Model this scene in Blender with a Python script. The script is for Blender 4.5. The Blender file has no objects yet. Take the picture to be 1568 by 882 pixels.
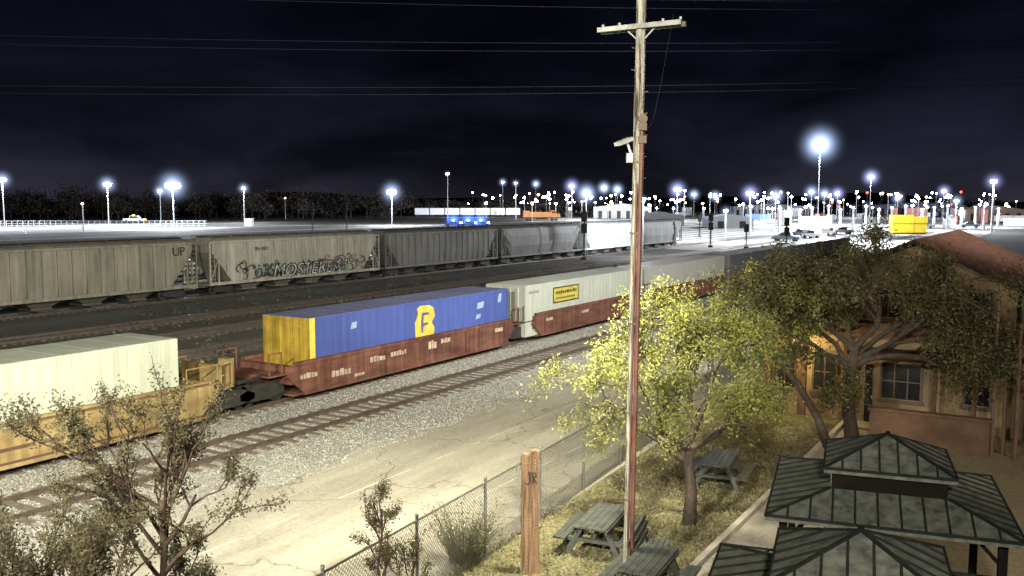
import bpy, math, random
import numpy as np
from mathutils import Vector, Matrix
random.seed(7); np.random.seed(7)
scene=bpy.context.scene
COL=scene.collection
YAW=math.radians(31.33); C0,S0=math.cos(YAW),math.sin(YAW)
def S(r,d):      # site survey: metres across / metres ahead of the viewing platform -> track-aligned world XY
    return (d*C0+r*S0, d*S0-r*C0)

# ------------------------------------------------------------------ materials
MATS={}
def mat(name,col,rough=.7,metal=0.,var=.25,scale=3.,bump=0.,bscale=None,col2=None,stretch=None,detail=6,trans=0.,streak=0.,ramp=(.3,.7),spec=.5):
    if name in MATS: return MATS[name]
    m=bpy.data.materials.new(name); m.use_nodes=True; nt=m.node_tree; N=nt.nodes; L=nt.links
    b=N['Principled BSDF']; b.inputs['Roughness'].default_value=rough; b.inputs['Metallic'].default_value=metal; b.inputs['Specular IOR Level'].default_value=spec
    tc=N.new('ShaderNodeTexCoord'); mp=N.new('ShaderNodeMapping'); L.new(tc.outputs['Object'],mp.inputs[0])
    if stretch: mp.inputs['Scale'].default_value=stretch
    n=N.new('ShaderNodeTexNoise'); n.inputs['Scale'].default_value=scale; n.inputs['Detail'].default_value=detail
    n.inputs['Roughness'].default_value=.65
    L.new(mp.outputs[0],n.inputs['Vector'])
    r=N.new('ShaderNodeValToRGB'); r.color_ramp.elements[0].position=ramp[0]; r.color_ramp.elements[1].position=ramp[1]
    c2=col2 if col2 else tuple(min(1,c*(1+var)) for c in col)
    c1=tuple(c*(1-var) for c in col)
    r.color_ramp.elements[0].color=(*c1,1); r.color_ramp.elements[1].color=(*c2,1)
    L.new(n.outputs['Fac'],r.inputs[0]); out=r.outputs[0]
    if streak:   # vertical rain / dirt streaks
        mp2=N.new('ShaderNodeMapping'); mp2.inputs['Scale'].default_value=(2.4,2.4,.12); L.new(tc.outputs['Object'],mp2.inputs[0])
        n3=N.new('ShaderNodeTexNoise'); n3.inputs['Scale'].default_value=1.6; n3.inputs['Detail'].default_value=7; L.new(mp2.outputs[0],n3.inputs['Vector'])
        mr=N.new('ShaderNodeMapRange'); mr.inputs[1].default_value=.4; mr.inputs[2].default_value=.62; mr.inputs[3].default_value=1-streak; mr.inputs[4].default_value=1.05
        L.new(n3.outputs['Fac'],mr.inputs[0]); vv=N.new('ShaderNodeVectorMath'); vv.operation='SCALE'; L.new(out,vv.inputs[0]); L.new(mr.outputs[0],vv.inputs['Scale']); out=vv.outputs[0]
    L.new(out,b.inputs['Base Color'])
    if bump:
        n2=N.new('ShaderNodeTexNoise'); n2.inputs['Scale'].default_value=bscale or scale*6; n2.inputs['Detail'].default_value=4
        L.new(tc.outputs['Object'],n2.inputs['Vector'])
        bp=N.new('ShaderNodeBump'); bp.inputs['Strength'].default_value=bump; bp.inputs['Distance'].default_value=.03
        L.new(n2.outputs['Fac'],bp.inputs['Height']); L.new(bp.outputs[0],b.inputs['Normal'])
    if trans:
        t=N.new('ShaderNodeBsdfTranslucent'); L.new(r.outputs[0],t.inputs[0])
        mx=N.new('ShaderNodeMixShader'); mx.inputs[0].default_value=trans
        L.new(b.outputs[0],mx.inputs[1]); L.new(t.outputs[0],mx.inputs[2])
        L.new(mx.outputs[0],N['Material Output'].inputs[0])
    MATS[name]=m; return m
def emis(name,col,st):
    if name in MATS: return MATS[name]
    m=bpy.data.materials.new(name); m.use_nodes=True; nt=m.node_tree; N=nt.nodes
    b=N['Principled BSDF']; b.inputs['Base Color'].default_value=(*col,1)
    b.inputs['Emission Color'].default_value=(*col,1); b.inputs['Emission Strength'].default_value=st
    try: m.cycles.emission_sampling='NONE'
    except Exception: pass
    MATS[name]=m; return m
def glow_mat(name,col,st):   # painted glow around a lamp: emission falls off radially from the lamp
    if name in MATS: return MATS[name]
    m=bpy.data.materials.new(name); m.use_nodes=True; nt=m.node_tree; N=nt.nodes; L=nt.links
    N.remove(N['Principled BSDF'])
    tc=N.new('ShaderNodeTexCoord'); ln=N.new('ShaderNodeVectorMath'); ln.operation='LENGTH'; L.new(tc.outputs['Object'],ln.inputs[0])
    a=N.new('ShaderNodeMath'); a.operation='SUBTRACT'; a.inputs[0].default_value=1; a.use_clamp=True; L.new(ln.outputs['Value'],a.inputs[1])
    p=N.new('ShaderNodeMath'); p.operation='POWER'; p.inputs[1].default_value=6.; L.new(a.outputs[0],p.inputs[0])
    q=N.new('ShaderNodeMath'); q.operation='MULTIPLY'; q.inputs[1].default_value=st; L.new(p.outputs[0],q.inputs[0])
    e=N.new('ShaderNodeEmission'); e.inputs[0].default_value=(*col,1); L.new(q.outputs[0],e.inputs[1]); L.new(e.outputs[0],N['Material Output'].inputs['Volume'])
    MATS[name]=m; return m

# ------------------------------------------------------------------ mesh builder
class MB:
    def __init__(s): s.v=[];s.f=[];s.m=[];s.mi=0
    def add(s,vs,fs):
        o=len(s.v); s.v+= [tuple(p) for p in vs]; s.f+=[tuple(i+o for i in f) for f in fs]; s.m+=[s.mi]*len(fs)
    def box(s,x0,x1,y0,y1,z0,z1):
        s.add([(x0,y0,z0),(x1,y0,z0),(x1,y1,z0),(x0,y1,z0),(x0,y0,z1),(x1,y0,z1),(x1,y1,z1),(x0,y1,z1)],
              [(0,3,2,1),(4,5,6,7),(0,1,5,4),(1,2,6,5),(2,3,7,6),(3,0,4,7)])
    def obox(s,M,sx,sy,sz):
        vs=[M@Vector((a*sx/2,b*sy/2,c*sz/2)) for c in(-1,1) for a,b in((-1,-1),(1,-1),(1,1),(-1,1))]
        s.add(vs,[(0,3,2,1),(4,5,6,7),(0,1,5,4),(1,2,6,5),(2,3,7,6),(3,0,4,7)])
    def beam(s,a,b,w,h=None):
        a=Vector(a);b=Vector(b);d=b-a
        if d.length<1e-6:return
        q=d.to_track_quat('X','Z').to_matrix().to_4x4(); q.translation=(a+b)/2
        s.obox(q,d.length,w,h or w)
    def prismY(s,poly,y0,y1):
        n=len(poly); vs=[(x,y0,z) for x,z in poly]+[(x,y1,z) for x,z in poly]
        s.add(vs,[tuple(range(n)),tuple(range(2*n-1,n-1,-1))]+[(i,i+n,(i+1)%n+n,(i+1)%n) for i in range(n)])
    def prismX(s,poly,x0,x1):
        n=len(poly); vs=[(x0,y,z) for y,z in poly]+[(x1,y,z) for y,z in poly]
        s.add(vs,[tuple(range(n-1,-1,-1)),tuple(range(n,2*n))]+[(i,(i+1)%n,(i+1)%n+n,i+n) for i in range(n)])
    def prismZ(s,poly,z0,z1):
        n=len(poly); vs=[(x,y,z0) for x,y in poly]+[(x,y,z1) for x,y in poly]
        s.add(vs,[tuple(range(n-1,-1,-1)),tuple(range(n,2*n))]+[(i,(i+1)%n,(i+1)%n+n,i+n) for i in range(n)])
    def tube(s,pts,rs,n=6,cap=True):
        pts=[Vector(p) for p in pts]
        if not hasattr(rs,'__len__'): rs=[rs]*len(pts)
        vs=[];prev=None
        for i,p in enumerate(pts):
            d=(pts[min(i+1,len(pts)-1)]-pts[max(i-1,0)])
            d=d.normalized() if d.length>1e-9 else Vector((0,0,1))
            if prev is None:
                u=d.orthogonal().normalized()
            else:
                u=(prev-d*prev.dot(d)); u=u.normalized() if u.length>1e-6 else d.orthogonal().normalized()
            prev=u; w=d.cross(u)
            for k in range(n):
                a=2*math.pi*k/n; vs.append(p+(u*math.cos(a)+w*math.sin(a))*rs[i])
        fs=[]
        for i in range(len(pts)-1):
            for k in range(n):
                fs.append((i*n+k,i*n+(k+1)%n,(i+1)*n+(k+1)%n,(i+1)*n+k))
        if cap: fs.append(tuple(range(n-1,-1,-1))); fs.append(tuple(range((len(pts)-1)*n,len(pts)*n)))
        s.add(vs,fs)
    def cyl(s,a,b,r,n=12): s.tube([a,b],[r,r],n)
    def loft(s,rings):
        n=len(rings[0]); vs=[p for r in rings for p in r]; fs=[]
        for i in range(len(rings)-1):
            for k in range(n): fs.append((i*n+k,i*n+(k+1)%n,(i+1)*n+(k+1)%n,(i+1)*n+k))
        fs.append(tuple(range(n-1,-1,-1))); fs.append(tuple(range((len(rings)-1)*n,len(rings)*n)))
        s.add(vs,fs)
    def sphere(s,c,r,n=8,sz=1):
        rings=[]
        for i in range(1,n//2+1):
            th=math.pi*i/(n//2+1); rings.append([(c[0]+r*math.sin(th)*math.cos(2*math.pi*k/n),c[1]+r*math.sin(th)*math.sin(2*math.pi*k/n),c[2]+r*sz*math.cos(th)) for k in range(n)])
        s.loft(rings)
    def build(s,name,mats,parent=None,smooth=False,recalc=True):
        me=bpy.data.meshes.new(name); me.from_pydata(s.v,[],s.f)
        for m in (mats if isinstance(mats,(list,tuple)) else [mats]): me.materials.append(m)
        me.polygons.foreach_set('material_index',s.m)
        if smooth: me.polygons.foreach_set('use_smooth',[True]*len(s.f))
        me.update()
        if recalc and len(s.f)<60000:
            import bmesh
            bm=bmesh.new(); bm.from_mesh(me); bmesh.ops.recalc_face_normals(bm,faces=bm.faces); bm.to_mesh(me); bm.free()
        o=bpy.data.objects.new(name,me); COL.objects.link(o)
        if parent: o.parent=parent
        return o
def empty(name,loc=(0,0,0),rz=0):
    e=bpy.data.objects.new(name,None); e.empty_display_size=.3; e.location=loc; e.rotation_euler=(0,0,rz); COL.objects.link(e); return e
def light(name,kind,loc,power,col,size=.3,target=None,angle=None,blend=.5,parent=None):
    ld=bpy.data.lights.new(name,kind); ld.energy=power; ld.color=col
    if kind!='SUN': ld.shadow_soft_size=size
    o=bpy.data.objects.new(name,ld); COL.objects.link(o); o.location=loc
    if target is not None: o.rotation_euler=(Vector(target)-Vector(loc)).to_track_quat('-Z','Y').to_euler()
    if kind=='SPOT': ld.spot_size=math.radians(angle); ld.spot_blend=blend
    if parent: o.parent=parent
    return o
def text(name,body,size,loc,rot,m,parent=None,off=0.,shear=0.,sx=1.):
    t=bpy.data.curves.new(name,'FONT'); t.body=body; t.size=size; t.offset=off; t.shear=shear; t.extrude=.002
    t.align_x='CENTER'; t.align_y='CENTER'; t.materials.append(m)
    o=bpy.data.objects.new(name,t); COL.objects.link(o); o.location=loc; o.rotation_euler=rot; o.scale=(sx,1,1)
    if parent: o.parent=parent
    return o

STEEL=mat('galvanized_steel',(.13,.13,.12),.5,.5,var=.3,scale=8)
DARK=mat('dark_iron',(.03,.028,.026),.7,.3,var=.4,scale=5)
RUSTRAIL=mat('rail_steel',(.16,.13,.11),.4,.7,var=.3,scale=4)
SHINY=mat('polished_rail_steel',(.5,.48,.45),.35,.6,var=.1,scale=4)
CONC=mat('concrete',(.36,.33,.28),.85,var=.22,scale=1.5,bump=.15)
POLEGR=mat('pole_grey',(.45,.46,.48),.5,.2)

# ------------------------------------------------------------------ world
w=bpy.data.worlds.new("World"); scene.world=w; w.use_nodes=True
nt=w.node_tree; N=nt.nodes; L=nt.links; bg=N['Background']
tc=N.new('ShaderNodeTexCoord'); sp=N.new('ShaderNodeSeparateXYZ'); L.new(tc.outputs['Generated'],sp.inputs[0])
rp=N.new('ShaderNodeValToRGB'); L.new(sp.outputs['Z'],rp.inputs[0])
els=rp.color_ramp.elements; els[0].position=0; els[0].color=(.0165,.016,.025,1); els[1].position=.35; els[1].color=(.0012,.0018,.0038,1)
e=els.new(.06); e.color=(.0070,.0076,.0140,1); e=els.new(.15); e.color=(.0022,.0028,.0060,1)
nz=N.new('ShaderNodeTexNoise'); nz.inputs['Scale'].default_value=3.2; nz.inputs['Detail'].default_value=6; nz.inputs['Distortion'].default_value=.6
mpn=N.new('ShaderNodeMapping'); mpn.inputs['Scale'].default_value=(1,1,3.5); L.new(tc.outputs['Generated'],mpn.inputs[0]); L.new(mpn.outputs[0],nz.inputs['Vector'])
mr=N.new('ShaderNodeMapRange'); mr.inputs[1].default_value=.35; mr.inputs[2].default_value=.75; mr.inputs[3].default_value=.45; mr.inputs[4].default_value=2.4
L.new(nz.outputs['Fac'],mr.inputs[0])
vm=N.new('ShaderNodeVectorMath'); vm.operation='SCALE'; L.new(rp.outputs[0],vm.inputs[0]); L.new(mr.outputs[0],vm.inputs['Scale'])
sky=N.new('ShaderNodeTexSky'); sky.sky_type='NISHITA'; sky.sun_disc=False; sky.sun_elevation=math.radians(-6); sky.sun_rotation=math.radians(200)
sc=N.new('ShaderNodeVectorMath'); sc.operation='SCALE'; sc.inputs['Scale'].default_value=.002; L.new(sky.outputs[0],sc.inputs[0])
ad=N.new('ShaderNodeVectorMath'); ad.operation='ADD'; L.new(vm.outputs[0],ad.inputs[0]); L.new(sc.outputs[0],ad.inputs[1])
L.new(ad.outputs[0],bg.inputs['Color']); bg.inputs['Strength'].default_value=1.0

# ------------------------------------------------------------------ ground sheets
def sheet(name,poly,z,m):
    b=MB(); b.add([(x,y,z) for x,y in poly],[tuple(range(len(poly)))]); return b.build(name,m)
def ground_mat(name,ca,cb,cc,s1,s2,bump,vor=None,crack=None,vr=(.6,1.3)):
    m=bpy.data.materials.new(name); m.use_nodes=True; nt=m.node_tree; N=nt.nodes; L=nt.links; b=N['Principled BSDF']
    b.inputs['Roughness'].default_value=.92; b.inputs['Specular IOR Level'].default_value=.2
    tc=N.new('ShaderNodeTexCoord')
    n1=N.new('ShaderNodeTexNoise'); n1.inputs['Scale'].default_value=s1; n1.inputs['Detail'].default_value=8; n1.inputs['Roughness'].default_value=.7
    n2=N.new('ShaderNodeTexNoise'); n2.inputs['Scale'].default_value=s2; n2.inputs['Detail'].default_value=5; n2.inputs['Roughness'].default_value=.8
    for n in(n1,n2): L.new(tc.outputs['Object'],n.inputs['Vector'])
    r=N.new('ShaderNodeValToRGB'); r.color_ramp.elements[0].position=.32; r.color_ramp.elements[0].color=(*ca,1); r.color_ramp.elements[1].position=.68; r.color_ramp.elements[1].color=(*cb,1)
    L.new(n1.outputs['Fac'],r.inputs[0])
    r2=N.new('ShaderNodeValToRGB'); r2.color_ramp.elements[0].position=.42; r2.color_ramp.elements[0].color=(0,0,0,1); r2.color_ramp.elements[1].position=.66; r2.color_ramp.elements[1].color=(1,1,1,1)
    L.new(n2.outputs['Fac'],r2.inputs[0])
    mx=N.new('ShaderNodeMix'); mx.data_type='RGBA'; L.new(r2.outputs[0],mx.inputs[0]); L.new(r.outputs[0],mx.inputs[6]); mx.inputs[7].default_value=(*cc,1)
    out=mx.outputs[2]; hsrc=n2.outputs['Fac']
    if vor:
        v=N.new('ShaderNodeTexVoronoi'); v.inputs['Scale'].default_value=vor; L.new(tc.outputs['Object'],v.inputs['Vector'])
        hs=N.new('ShaderNodeSeparateColor'); L.new(v.outputs['Color'],hs.inputs[0])
        mr=N.new('ShaderNodeMapRange'); mr.inputs[3].default_value=vr[0]; mr.inputs[4].default_value=vr[1]; L.new(hs.outputs[0],mr.inputs[0])
        vv=N.new('ShaderNodeVectorMath'); vv.operation='SCALE'; L.new(out,vv.inputs[0]); L.new(mr.outputs[0],vv.inputs['Scale']); out=vv.outputs[0]
        hsrc=v.outputs['Distance']
    if crack:
        nw=N.new('ShaderNodeTexNoise'); nw.inputs['Scale'].default_value=.8; nw.inputs['Detail'].default_value=6; L.new(tc.outputs['Object'],nw.inputs['Vector'])
        va=N.new('ShaderNodeVectorMath'); va.operation='MULTIPLY_ADD'; L.new(nw.outputs['Color'],va.inputs[0]); va.inputs[1].default_value=(1.6,1.6,1.6); L.new(tc.outputs['Object'],va.inputs[2])
        v=N.new('ShaderNodeTexVoronoi'); v.feature='DISTANCE_TO_EDGE'; v.inputs['Scale'].default_value=crack; L.new(va.outputs[0],v.inputs['Vector'])
        mr=N.new('ShaderNodeMapRange'); mr.inputs[1].default_value=0; mr.inputs[2].default_value=.006; mr.inputs[3].default_value=.5; mr.inputs[4].default_value=1; L.new(v.outputs['Distance'],mr.inputs[0])
        mp3=N.new('ShaderNodeMapping'); mp3.inputs['Scale'].default_value=(.12,.7,1); L.new(tc.outputs['Object'],mp3.inputs[0])
        n5=N.new('ShaderNodeTexNoise'); n5.inputs['Scale'].default_value=.9; n5.inputs['Detail'].default_value=9; n5.inputs['Roughness'].default_value=.7; L.new(mp3.outputs[0],n5.inputs['Vector'])
        m5=N.new('ShaderNodeMapRange'); m5.inputs[1].default_value=.35; m5.inputs[2].default_value=.65; m5.inputs[3].default_value=.72; m5.inputs[4].default_value=1.12; L.new(n5.outputs['Fac'],m5.inputs[0])
        mm=N.new('ShaderNodeMath'); mm.operation='MULTIPLY'; L.new(mr.outputs[0],mm.inputs[0]); L.new(m5.outputs[0],mm.inputs[1])
        vv=N.new('ShaderNodeVectorMath'); vv.operation='SCALE'; L.new(out,vv.inputs[0]); L.new(mm.outputs[0],vv.inputs['Scale']); out=vv.outputs[0]
    L.new(out,b.inputs['Base Color'])
    bp=N.new('ShaderNodeBump'); bp.inputs['Strength'].default_value=bump; bp.inputs['Distance'].default_value=.05; L.new(hsrc,bp.inputs['Height']); L.new(bp.outputs[0],b.inputs['Normal'])
    return m
GROUND=ground_mat('yard_dirt',(.035,.033,.026),(.075,.07,.054),(.12,.11,.085),.22,3,.5)
BALLAST=ground_mat('ballast_gravel',(.29,.285,.25),(.39,.38,.34),(.22,.215,.19),.5,3.5,.7,vor=24)
BALLD=ground_mat('dark_ballast',(.075,.07,.058),(.12,.113,.095),(.16,.15,.125),.5,3.5,.7,vor=14)
PAVE=ground_mat('old_pavement',(.28,.265,.215),(.35,.33,.27),(.245,.228,.182),.35,7,.25,crack=.16)
GRASS=ground_mat('dry_grass',(.11,.10,.048),(.21,.19,.10),(.08,.078,.036),1.2,14,.9)
ROADF=ground_mat('yard_pavement',(.24,.235,.22),(.36,.35,.33),(.2,.19,.18),.05,.6,.2)
PATHM=ground_mat('path_concrete',(.28,.255,.21),(.36,.33,.27),(.22,.2,.17),1.,12,.2)

b=MB(); 
b.add([(-1500,-2500,0),(4500,-2500,0),(4500,4500,0),(-1500,4500,0)],[(0,1,2,3)]); b.build('ground',GROUND)
sheet('ballast_bed',[(-20,18.2),(300,18.2),(300,29.2),(-20,29.2)],.004,BALLAST)
for yb_ in (32.5,38.6,44.8,51):
    e0=[(x,yb_-1.9+random.uniform(-.25,.25)) for x in np.arange(-10,250,1.2)]; e1=[(x,yb_+1.9+random.uniform(-.25,.25)) for x in np.arange(-10,250,1.2)][::-1]
    sheet('ballast_bed',e0+e1,.004,BALLD)
sheet('ballast_bed',[(-20,58.5),(400,58.5),(400,65.6),(-20,65.6)],.004,BALLD)
pe=[(x,18.75+.28*math.sin(x*.9)+.2*math.sin(x*2.3+1)+random.uniform(-.09,.09)) for x in np.arange(-10,150,.4)]
sheet('pavement',[(-10,10.3),(26,10.9),(150,12.5)][::1]+pe[::-1],.010,PAVE)
sheet('grass',[(2,6.55),(34,6.75),(34,11.4),(22,10.95),(2,10.35)],.016,GRASS)
sheet('courtyard_ground',[(-4,-16),(60,-16),(60,6.45),(-4,6.45)],.008,ground_mat('court_dirt',(.10,.085,.055),(.17,.145,.09),(.22,.19,.13),.8,9,.5))
sheet('path',[(12,4.6),(36,4.9),(36,6.45),(12,6.45)],.016,PATHM)
b=MB()
for i in range(14):
    x=10+i*2; b.box(x,x+1.97,6.45,6.6,0,.13)
b.build('kerb',CONC)
LINE=mat('faded_line_paint',(.40,.38,.32),.8,var=.3,scale=8)
for j,(y,x0,x1) in enumerate([(13.1,8,46),(16.2,8,60)]):
    b=MB(); x=x0
    while x<x1:
        l=random.uniform(.4,2.5)
        b.add([(x,y,.0145),(x+l,y+.01,.0145),(x+l,y+.07,.0145),(x,y+.06,.0145)],[(0,1,2,3)]); x+=l+random.uniform(.05,1.5)
    b.build('painted_line',LINE)
sheet('yard_road',[(-100,150),(1200,215),(1200,228),(-100,163)],.006,ROADF)
sheet('yard_road',[(-100,100),(500,100),(500,102.5),(-100,102.5)],.006,ROADF)
sheet('yard_road',[(-100,186),(400,200),(400,207),(-100,192)],.006,ROADF)
sheet('yard_apron',[(-300,232),(250,232),(260,420),(-300,420)],.006,ROADF)
sheet('yard_pad',[(140,26),(300,22),(330,95),(215,95),(150,60)],.006,ground_mat('bright_pad',(.4,.4,.38),(.5,.5,.48),(.32,.32,.3),.08,1,.1))
sheet('yard_pad',[(330,-60),(900,-60),(900,160),(330,120)],.006,ROADF)

def stones(name,n,xr,yr,s0,s1,m,zf=None):
    P=np.zeros((n,3)); P[:,0]=xr[0]+(xr[1]-xr[0])*np.random.uniform(0,1,n)**1.3; P[:,1]=np.random.uniform(*yr,n)
    base=np.array([(1,0,0),(-1,0,0),(0,1,0),(0,-1,0),(0,0,1),(0,0,-1)],float)
    V=base[None]*np.random.uniform(.55,1.2,(n,6,1))*np.random.uniform(s0,s1,(n,1,1))
    a=np.random.uniform(0,6.28,n); ca,sa=np.cos(a)[:,None],np.sin(a)[:,None]
    X=V[:,:,0]*ca-V[:,:,1]*sa; Y=V[:,:,0]*sa+V[:,:,1]*ca
    tilt=np.random.uniform(-.6,.6,(n,1)); Z=V[:,:,2]*.6+X*tilt
    V=np.stack([X,Y,Z],2)+P[:,None]+np.array([0,0,.006])
    F=np.array([(0,2,4),(2,1,4),(1,3,4),(3,0,4),(2,0,5),(1,2,5),(3,1,5),(0,3,5)])
    F=(F[None]+np.arange(n)[:,None,None]*6).reshape(-1,3)
    me=bpy.data.meshes.new(name); me.vertices.add(n*6); me.vertices.foreach_set('co',V.reshape(-1)); 
    me.loops.add(len(F)*3); me.loops.foreach_set('vertex_index',F.reshape(-1).astype(np.int32)); me.polygons.add(len(F))
    me.polygons.foreach_set('loop_start',np.arange(0,len(F)*3,3,dtype=np.int32)); me.update(); me.validate()
    me.materials.append(m); o=bpy.data.objects.new(name,me); COL.objects.link(o)
STONE=mat('ballast_stone',(.37,.365,.325),.9,var=.25,scale=2.7)
stones('gravel_stones',45000,(10,62),(18.3,29.0),.015,.042,STONE)
stones('gravel_stones',2500,(10,50),(16.6,18.8),.008,.028,STONE)

# ------------------------------------------------------------------ tracks
TIE=mat('tie_wood',(.13,.105,.08),.9,var=.5,scale=3,bump=.4)
def railprof(yc):
    return [(yc-.07,.16),(yc+.07,.16),(yc+.07,.175),(yc+.012,.19),(yc+.012,.27),(yc+.035,.285),(yc+.035,.32),(yc-.035,.32),(yc-.035,.285),(yc-.012,.27),(yc-.012,.19),(yc-.07,.175)]
def track(yc,x0,x1,ties=True,tx1=None,rm=None):
    e=empty('railway_track'); b=MB()
    for s in(-.7525,.7525): b.prismX([(y,z-.16) for y,z in railprof(yc+s)],x0,x1)
    b.build('rails',rm or RUSTRAIL,e)
    if ties:
        b=MB(); x=x0
        while x<(tx1 or x1):
            j=random.uniform(-.07,.07); b.box(x,x+.23,yc-1.3+j,yc+1.3+j,-.1,.04+random.uniform(-.012,.012)); x+=.56
        b.build('ties',TIE,e)
track(22.65,-5,260,tx1=120)
track(26.95,-5,260,tx1=70)
for y in (32.5,38.6,44.8,51): track(y,15,280,tx1=130)
track(62,0,400,tx1=150)
for y in (68,73,78,84,90,97,104,112,122,132,142): track(y,-60,600,ties=False,rm=SHINY)

# ------------------------------------------------------------------ rail car parts
def bogie(b,x,yc,z0=.16,wb=1.75,wr=.44):
    for dx in(-wb/2,wb/2):
        for s in(-1,1):
            b.cyl((x+dx,yc+s*.70,z0+wr),(x+dx,yc+s*.82,z0+wr),wr,16)
        b.cyl((x+dx,yc-.9,z0+wr),(x+dx,yc+.9,z0+wr),.08,8)
    for s in(-1,1):
        y=yc+s*.98
        b.prismY([(x-wb/2-.2,z0+.36),(x-wb/2-.2,z0+.58),(x-.45,z0+.82),(x+.45,z0+.82),(x+wb/2+.2,z0+.58),(x+wb/2+.2,z0+.36),(x+.4,z0+.22),(x-.4,z0+.22)],y-.07,y+.07)
    b.box(x-.2,x+.2,yc-1,yc+1,z0+.55,z0+.85)

def hopper(x0,Lc,col,style,name_mats,yc=62.0,H=5.05):
    x1=x0+Lc; e=empty('hopper_car')
    m=mat(name_mats,col,.65,var=.28,scale=.7,stretch=(1,1,.4),detail=9,streak=.22,spec=.2)
    md=mat(name_mats+'_dark',tuple(c*.35 for c in col),.8,var=.3,scale=2)
    W=1.6; ze=H-.38
    def ring(x,zb,wtop=W,bul=0):
        wb=W-.05
        return [(x,yc-wb*.98,zb),(x,yc-W-bul,zb+(ze-zb)*.35),(x,yc-W-bul,zb+(ze-zb)*.72),(x,yc-W+.04,ze),(x,yc-W*.55,H-.1),(x,yc,H),
                (x,yc+W*.55,H-.1),(x,yc+W-.04,ze),(x,yc+W+bul,zb+(ze-zb)*.72),(x,yc+W+bul,zb+(ze-zb)*.35),(x,yc+wb*.98,zb)]
    bul=.12 if style=='round' else 0
    b=MB(); 
    st=[(x0+.55,3.75),(x0+.9,3.3),(x0+2.6,1.25),(x1-2.6,1.25),(x1-.9,3.3),(x1-.55,3.75)]
    b.loft([ring(x,zb,bul=bul) for x,zb in st])
    b.build('body_shell',m,e,smooth=(False))
    b=MB(); n=3 if style=='round' else 4; seg=(Lc-6.4)/n
    for i in range(n):
        a=x0+3.2+i*seg; 
        b.loft([[(a+.1,yc-1.3,1.27),(a+seg-.1,yc-1.3,1.27),(a+seg-.1,yc+1.3,1.27),(a+.1,yc+1.3,1.27)],
                [(a+seg*.33,yc-.7,.5),(a+seg*.67,yc-.7,.5),(a+seg*.67,yc+.7,.5),(a+seg*.33,yc+.7,.5)]])
        b.box(a+seg*.3,a+seg*.7,yc-.8,yc+.8,.38,.5)
    b.build('discharge_hoppers',md,e)
    b=MB()
    for s in(-1,1):
        y=yc+s*(W+.03)
        b.box(x0+.15,x1-.15,y-.07,y+.07,1.05,1.3)
        if style!='round': b.box(x0+.5,x1-.5,y-.06,y+.06,ze-.12,ze+.05)
        for xe,sg in((x0+.2,1),(x1-.2,-1)):
            b.box(xe-.06,xe+.06,y-.06,y+.06,1.3,ze-.1)
            b.box(min(xe,xe+sg*.5),max(xe,xe+sg*.5),y-.05,y+.05,ze-.12,ze)
            b.beam((xe+sg*.9,y,1.3),(xe+sg*.9,y,3.3),.1)
            b.beam((xe,y,1.3),(xe+sg*.9,y,3.3),.07)
            for k in range(8): b.box(min(xe,xe+sg*.5),max(xe,xe+sg*.5),y-.015,y+.015,1.5+k*.38,1.53+k*.38)
            b.beam((xe+sg*.5,y,1.3),(xe+sg*.5,y,ze-.1),.04)
    if style!='round':
        nr=17 if style=='rib' else 11
        for i in range(nr):
            x=x0+2.0+(Lc-4.0)*i/(nr-1)
            zb=1.3 if 2.6<x-x0<Lc-2.6 else 2.1
            for s in(-1,1): b.box(x-.05,x+.05,yc+s*(W+.02)-.045,yc+s*(W+.02)+.045,zb,ze-.12)
    for xe,sg in((x0,1),(x1,-1)):
        b.box(min(xe,xe+sg*3),max(xe,xe+sg*3),yc-1.5,yc+1.5,1.06,1.14)
        b.box(min(xe-sg*.45,xe+sg*3),max(xe-sg*.45,xe+sg*3),yc-.2,yc+.2,.8,1.06)
        b.cyl((xe+sg*.12,yc-.4,2.2),(xe+sg*.17,yc-.4,2.2),.28,12)
    b.build('frame_and_ladders',m,e)
    b=MB()
    b.box(x0+.3,x1-.3,yc-.85,yc-.35,H+.06,H+.1); b.box(x0+.3,x1-.3,yc+.35,yc+.85,H+.06,H+.1)
    b.box(x0+.8,x1-.8,yc-.3,yc+.3,H-.02,H+.1)
    for i in range(10):
        x=x0+1+(Lc-2)*i/9; b.box(x-.03,x+.03,yc-.85,yc+.85,H-.1,H+.06)
    b.tube([(x0+.6,yc-1.45,ze+.1),(x0+.6,yc-1.45,ze+.28),(x1-.6,yc-1.45,ze+.28),(x1-.6,yc-1.45,ze+.1)],.02,5)
    b.build('roof_walk',md,e)
    b=MB(); bogie(b,x0+2.0,yc); bogie(b,x1-2.0,yc); b.build('trucks',DARK,e)
    return e
GX=50.8
h1=hopper(GX-22.6,21.9,(.22,.205,.16),'rib','hopper_tan_grey')
hopper(GX-45.2,21.9,(.20,.19,.15),'rib','hopper_tan_old')
h2=hopper(GX+.3,22.0,(.34,.325,.265),'rib2','hopper_light_tan')
h3=hopper(GX+23.0,22.0,(.17,.168,.16),'rib','hopper_grey')
h4=hopper(GX+45.7,21.8,(.17,.168,.16),'round','hopper_dark_grey')
h5=hopper(GX+68.3,19.5,(.66,.70,.72),'round','hopper_white')
h6=hopper(GX+88.5,19.5,(.3,.3,.3),'round','hopper_dark_grey')
GW=mat('graffiti_white',(.36,.38,.34),.7,var=.6,scale=1.2); GK=mat('graffiti_black',(.02,.022,.02),.7); GP=mat('graffiti_pink',(.26,.13,.12),.7,var=.4); GBL=mat('graffiti_blue',(.06,.08,.08),.7,var=.4)
R90=(math.radians(90),0,0); yg=62-1.6-.095
text('graffiti_tag','W3SK',1.5,(57.6,yg+.006,1.95),R90,GBL,h2,off=.05,sx=.8)
text('graffiti_outline','MOSTEREAS',1.6,(63.0,yg,1.78),R90,GK,h2,off=.085,shear=.25,sx=1.12)
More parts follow.
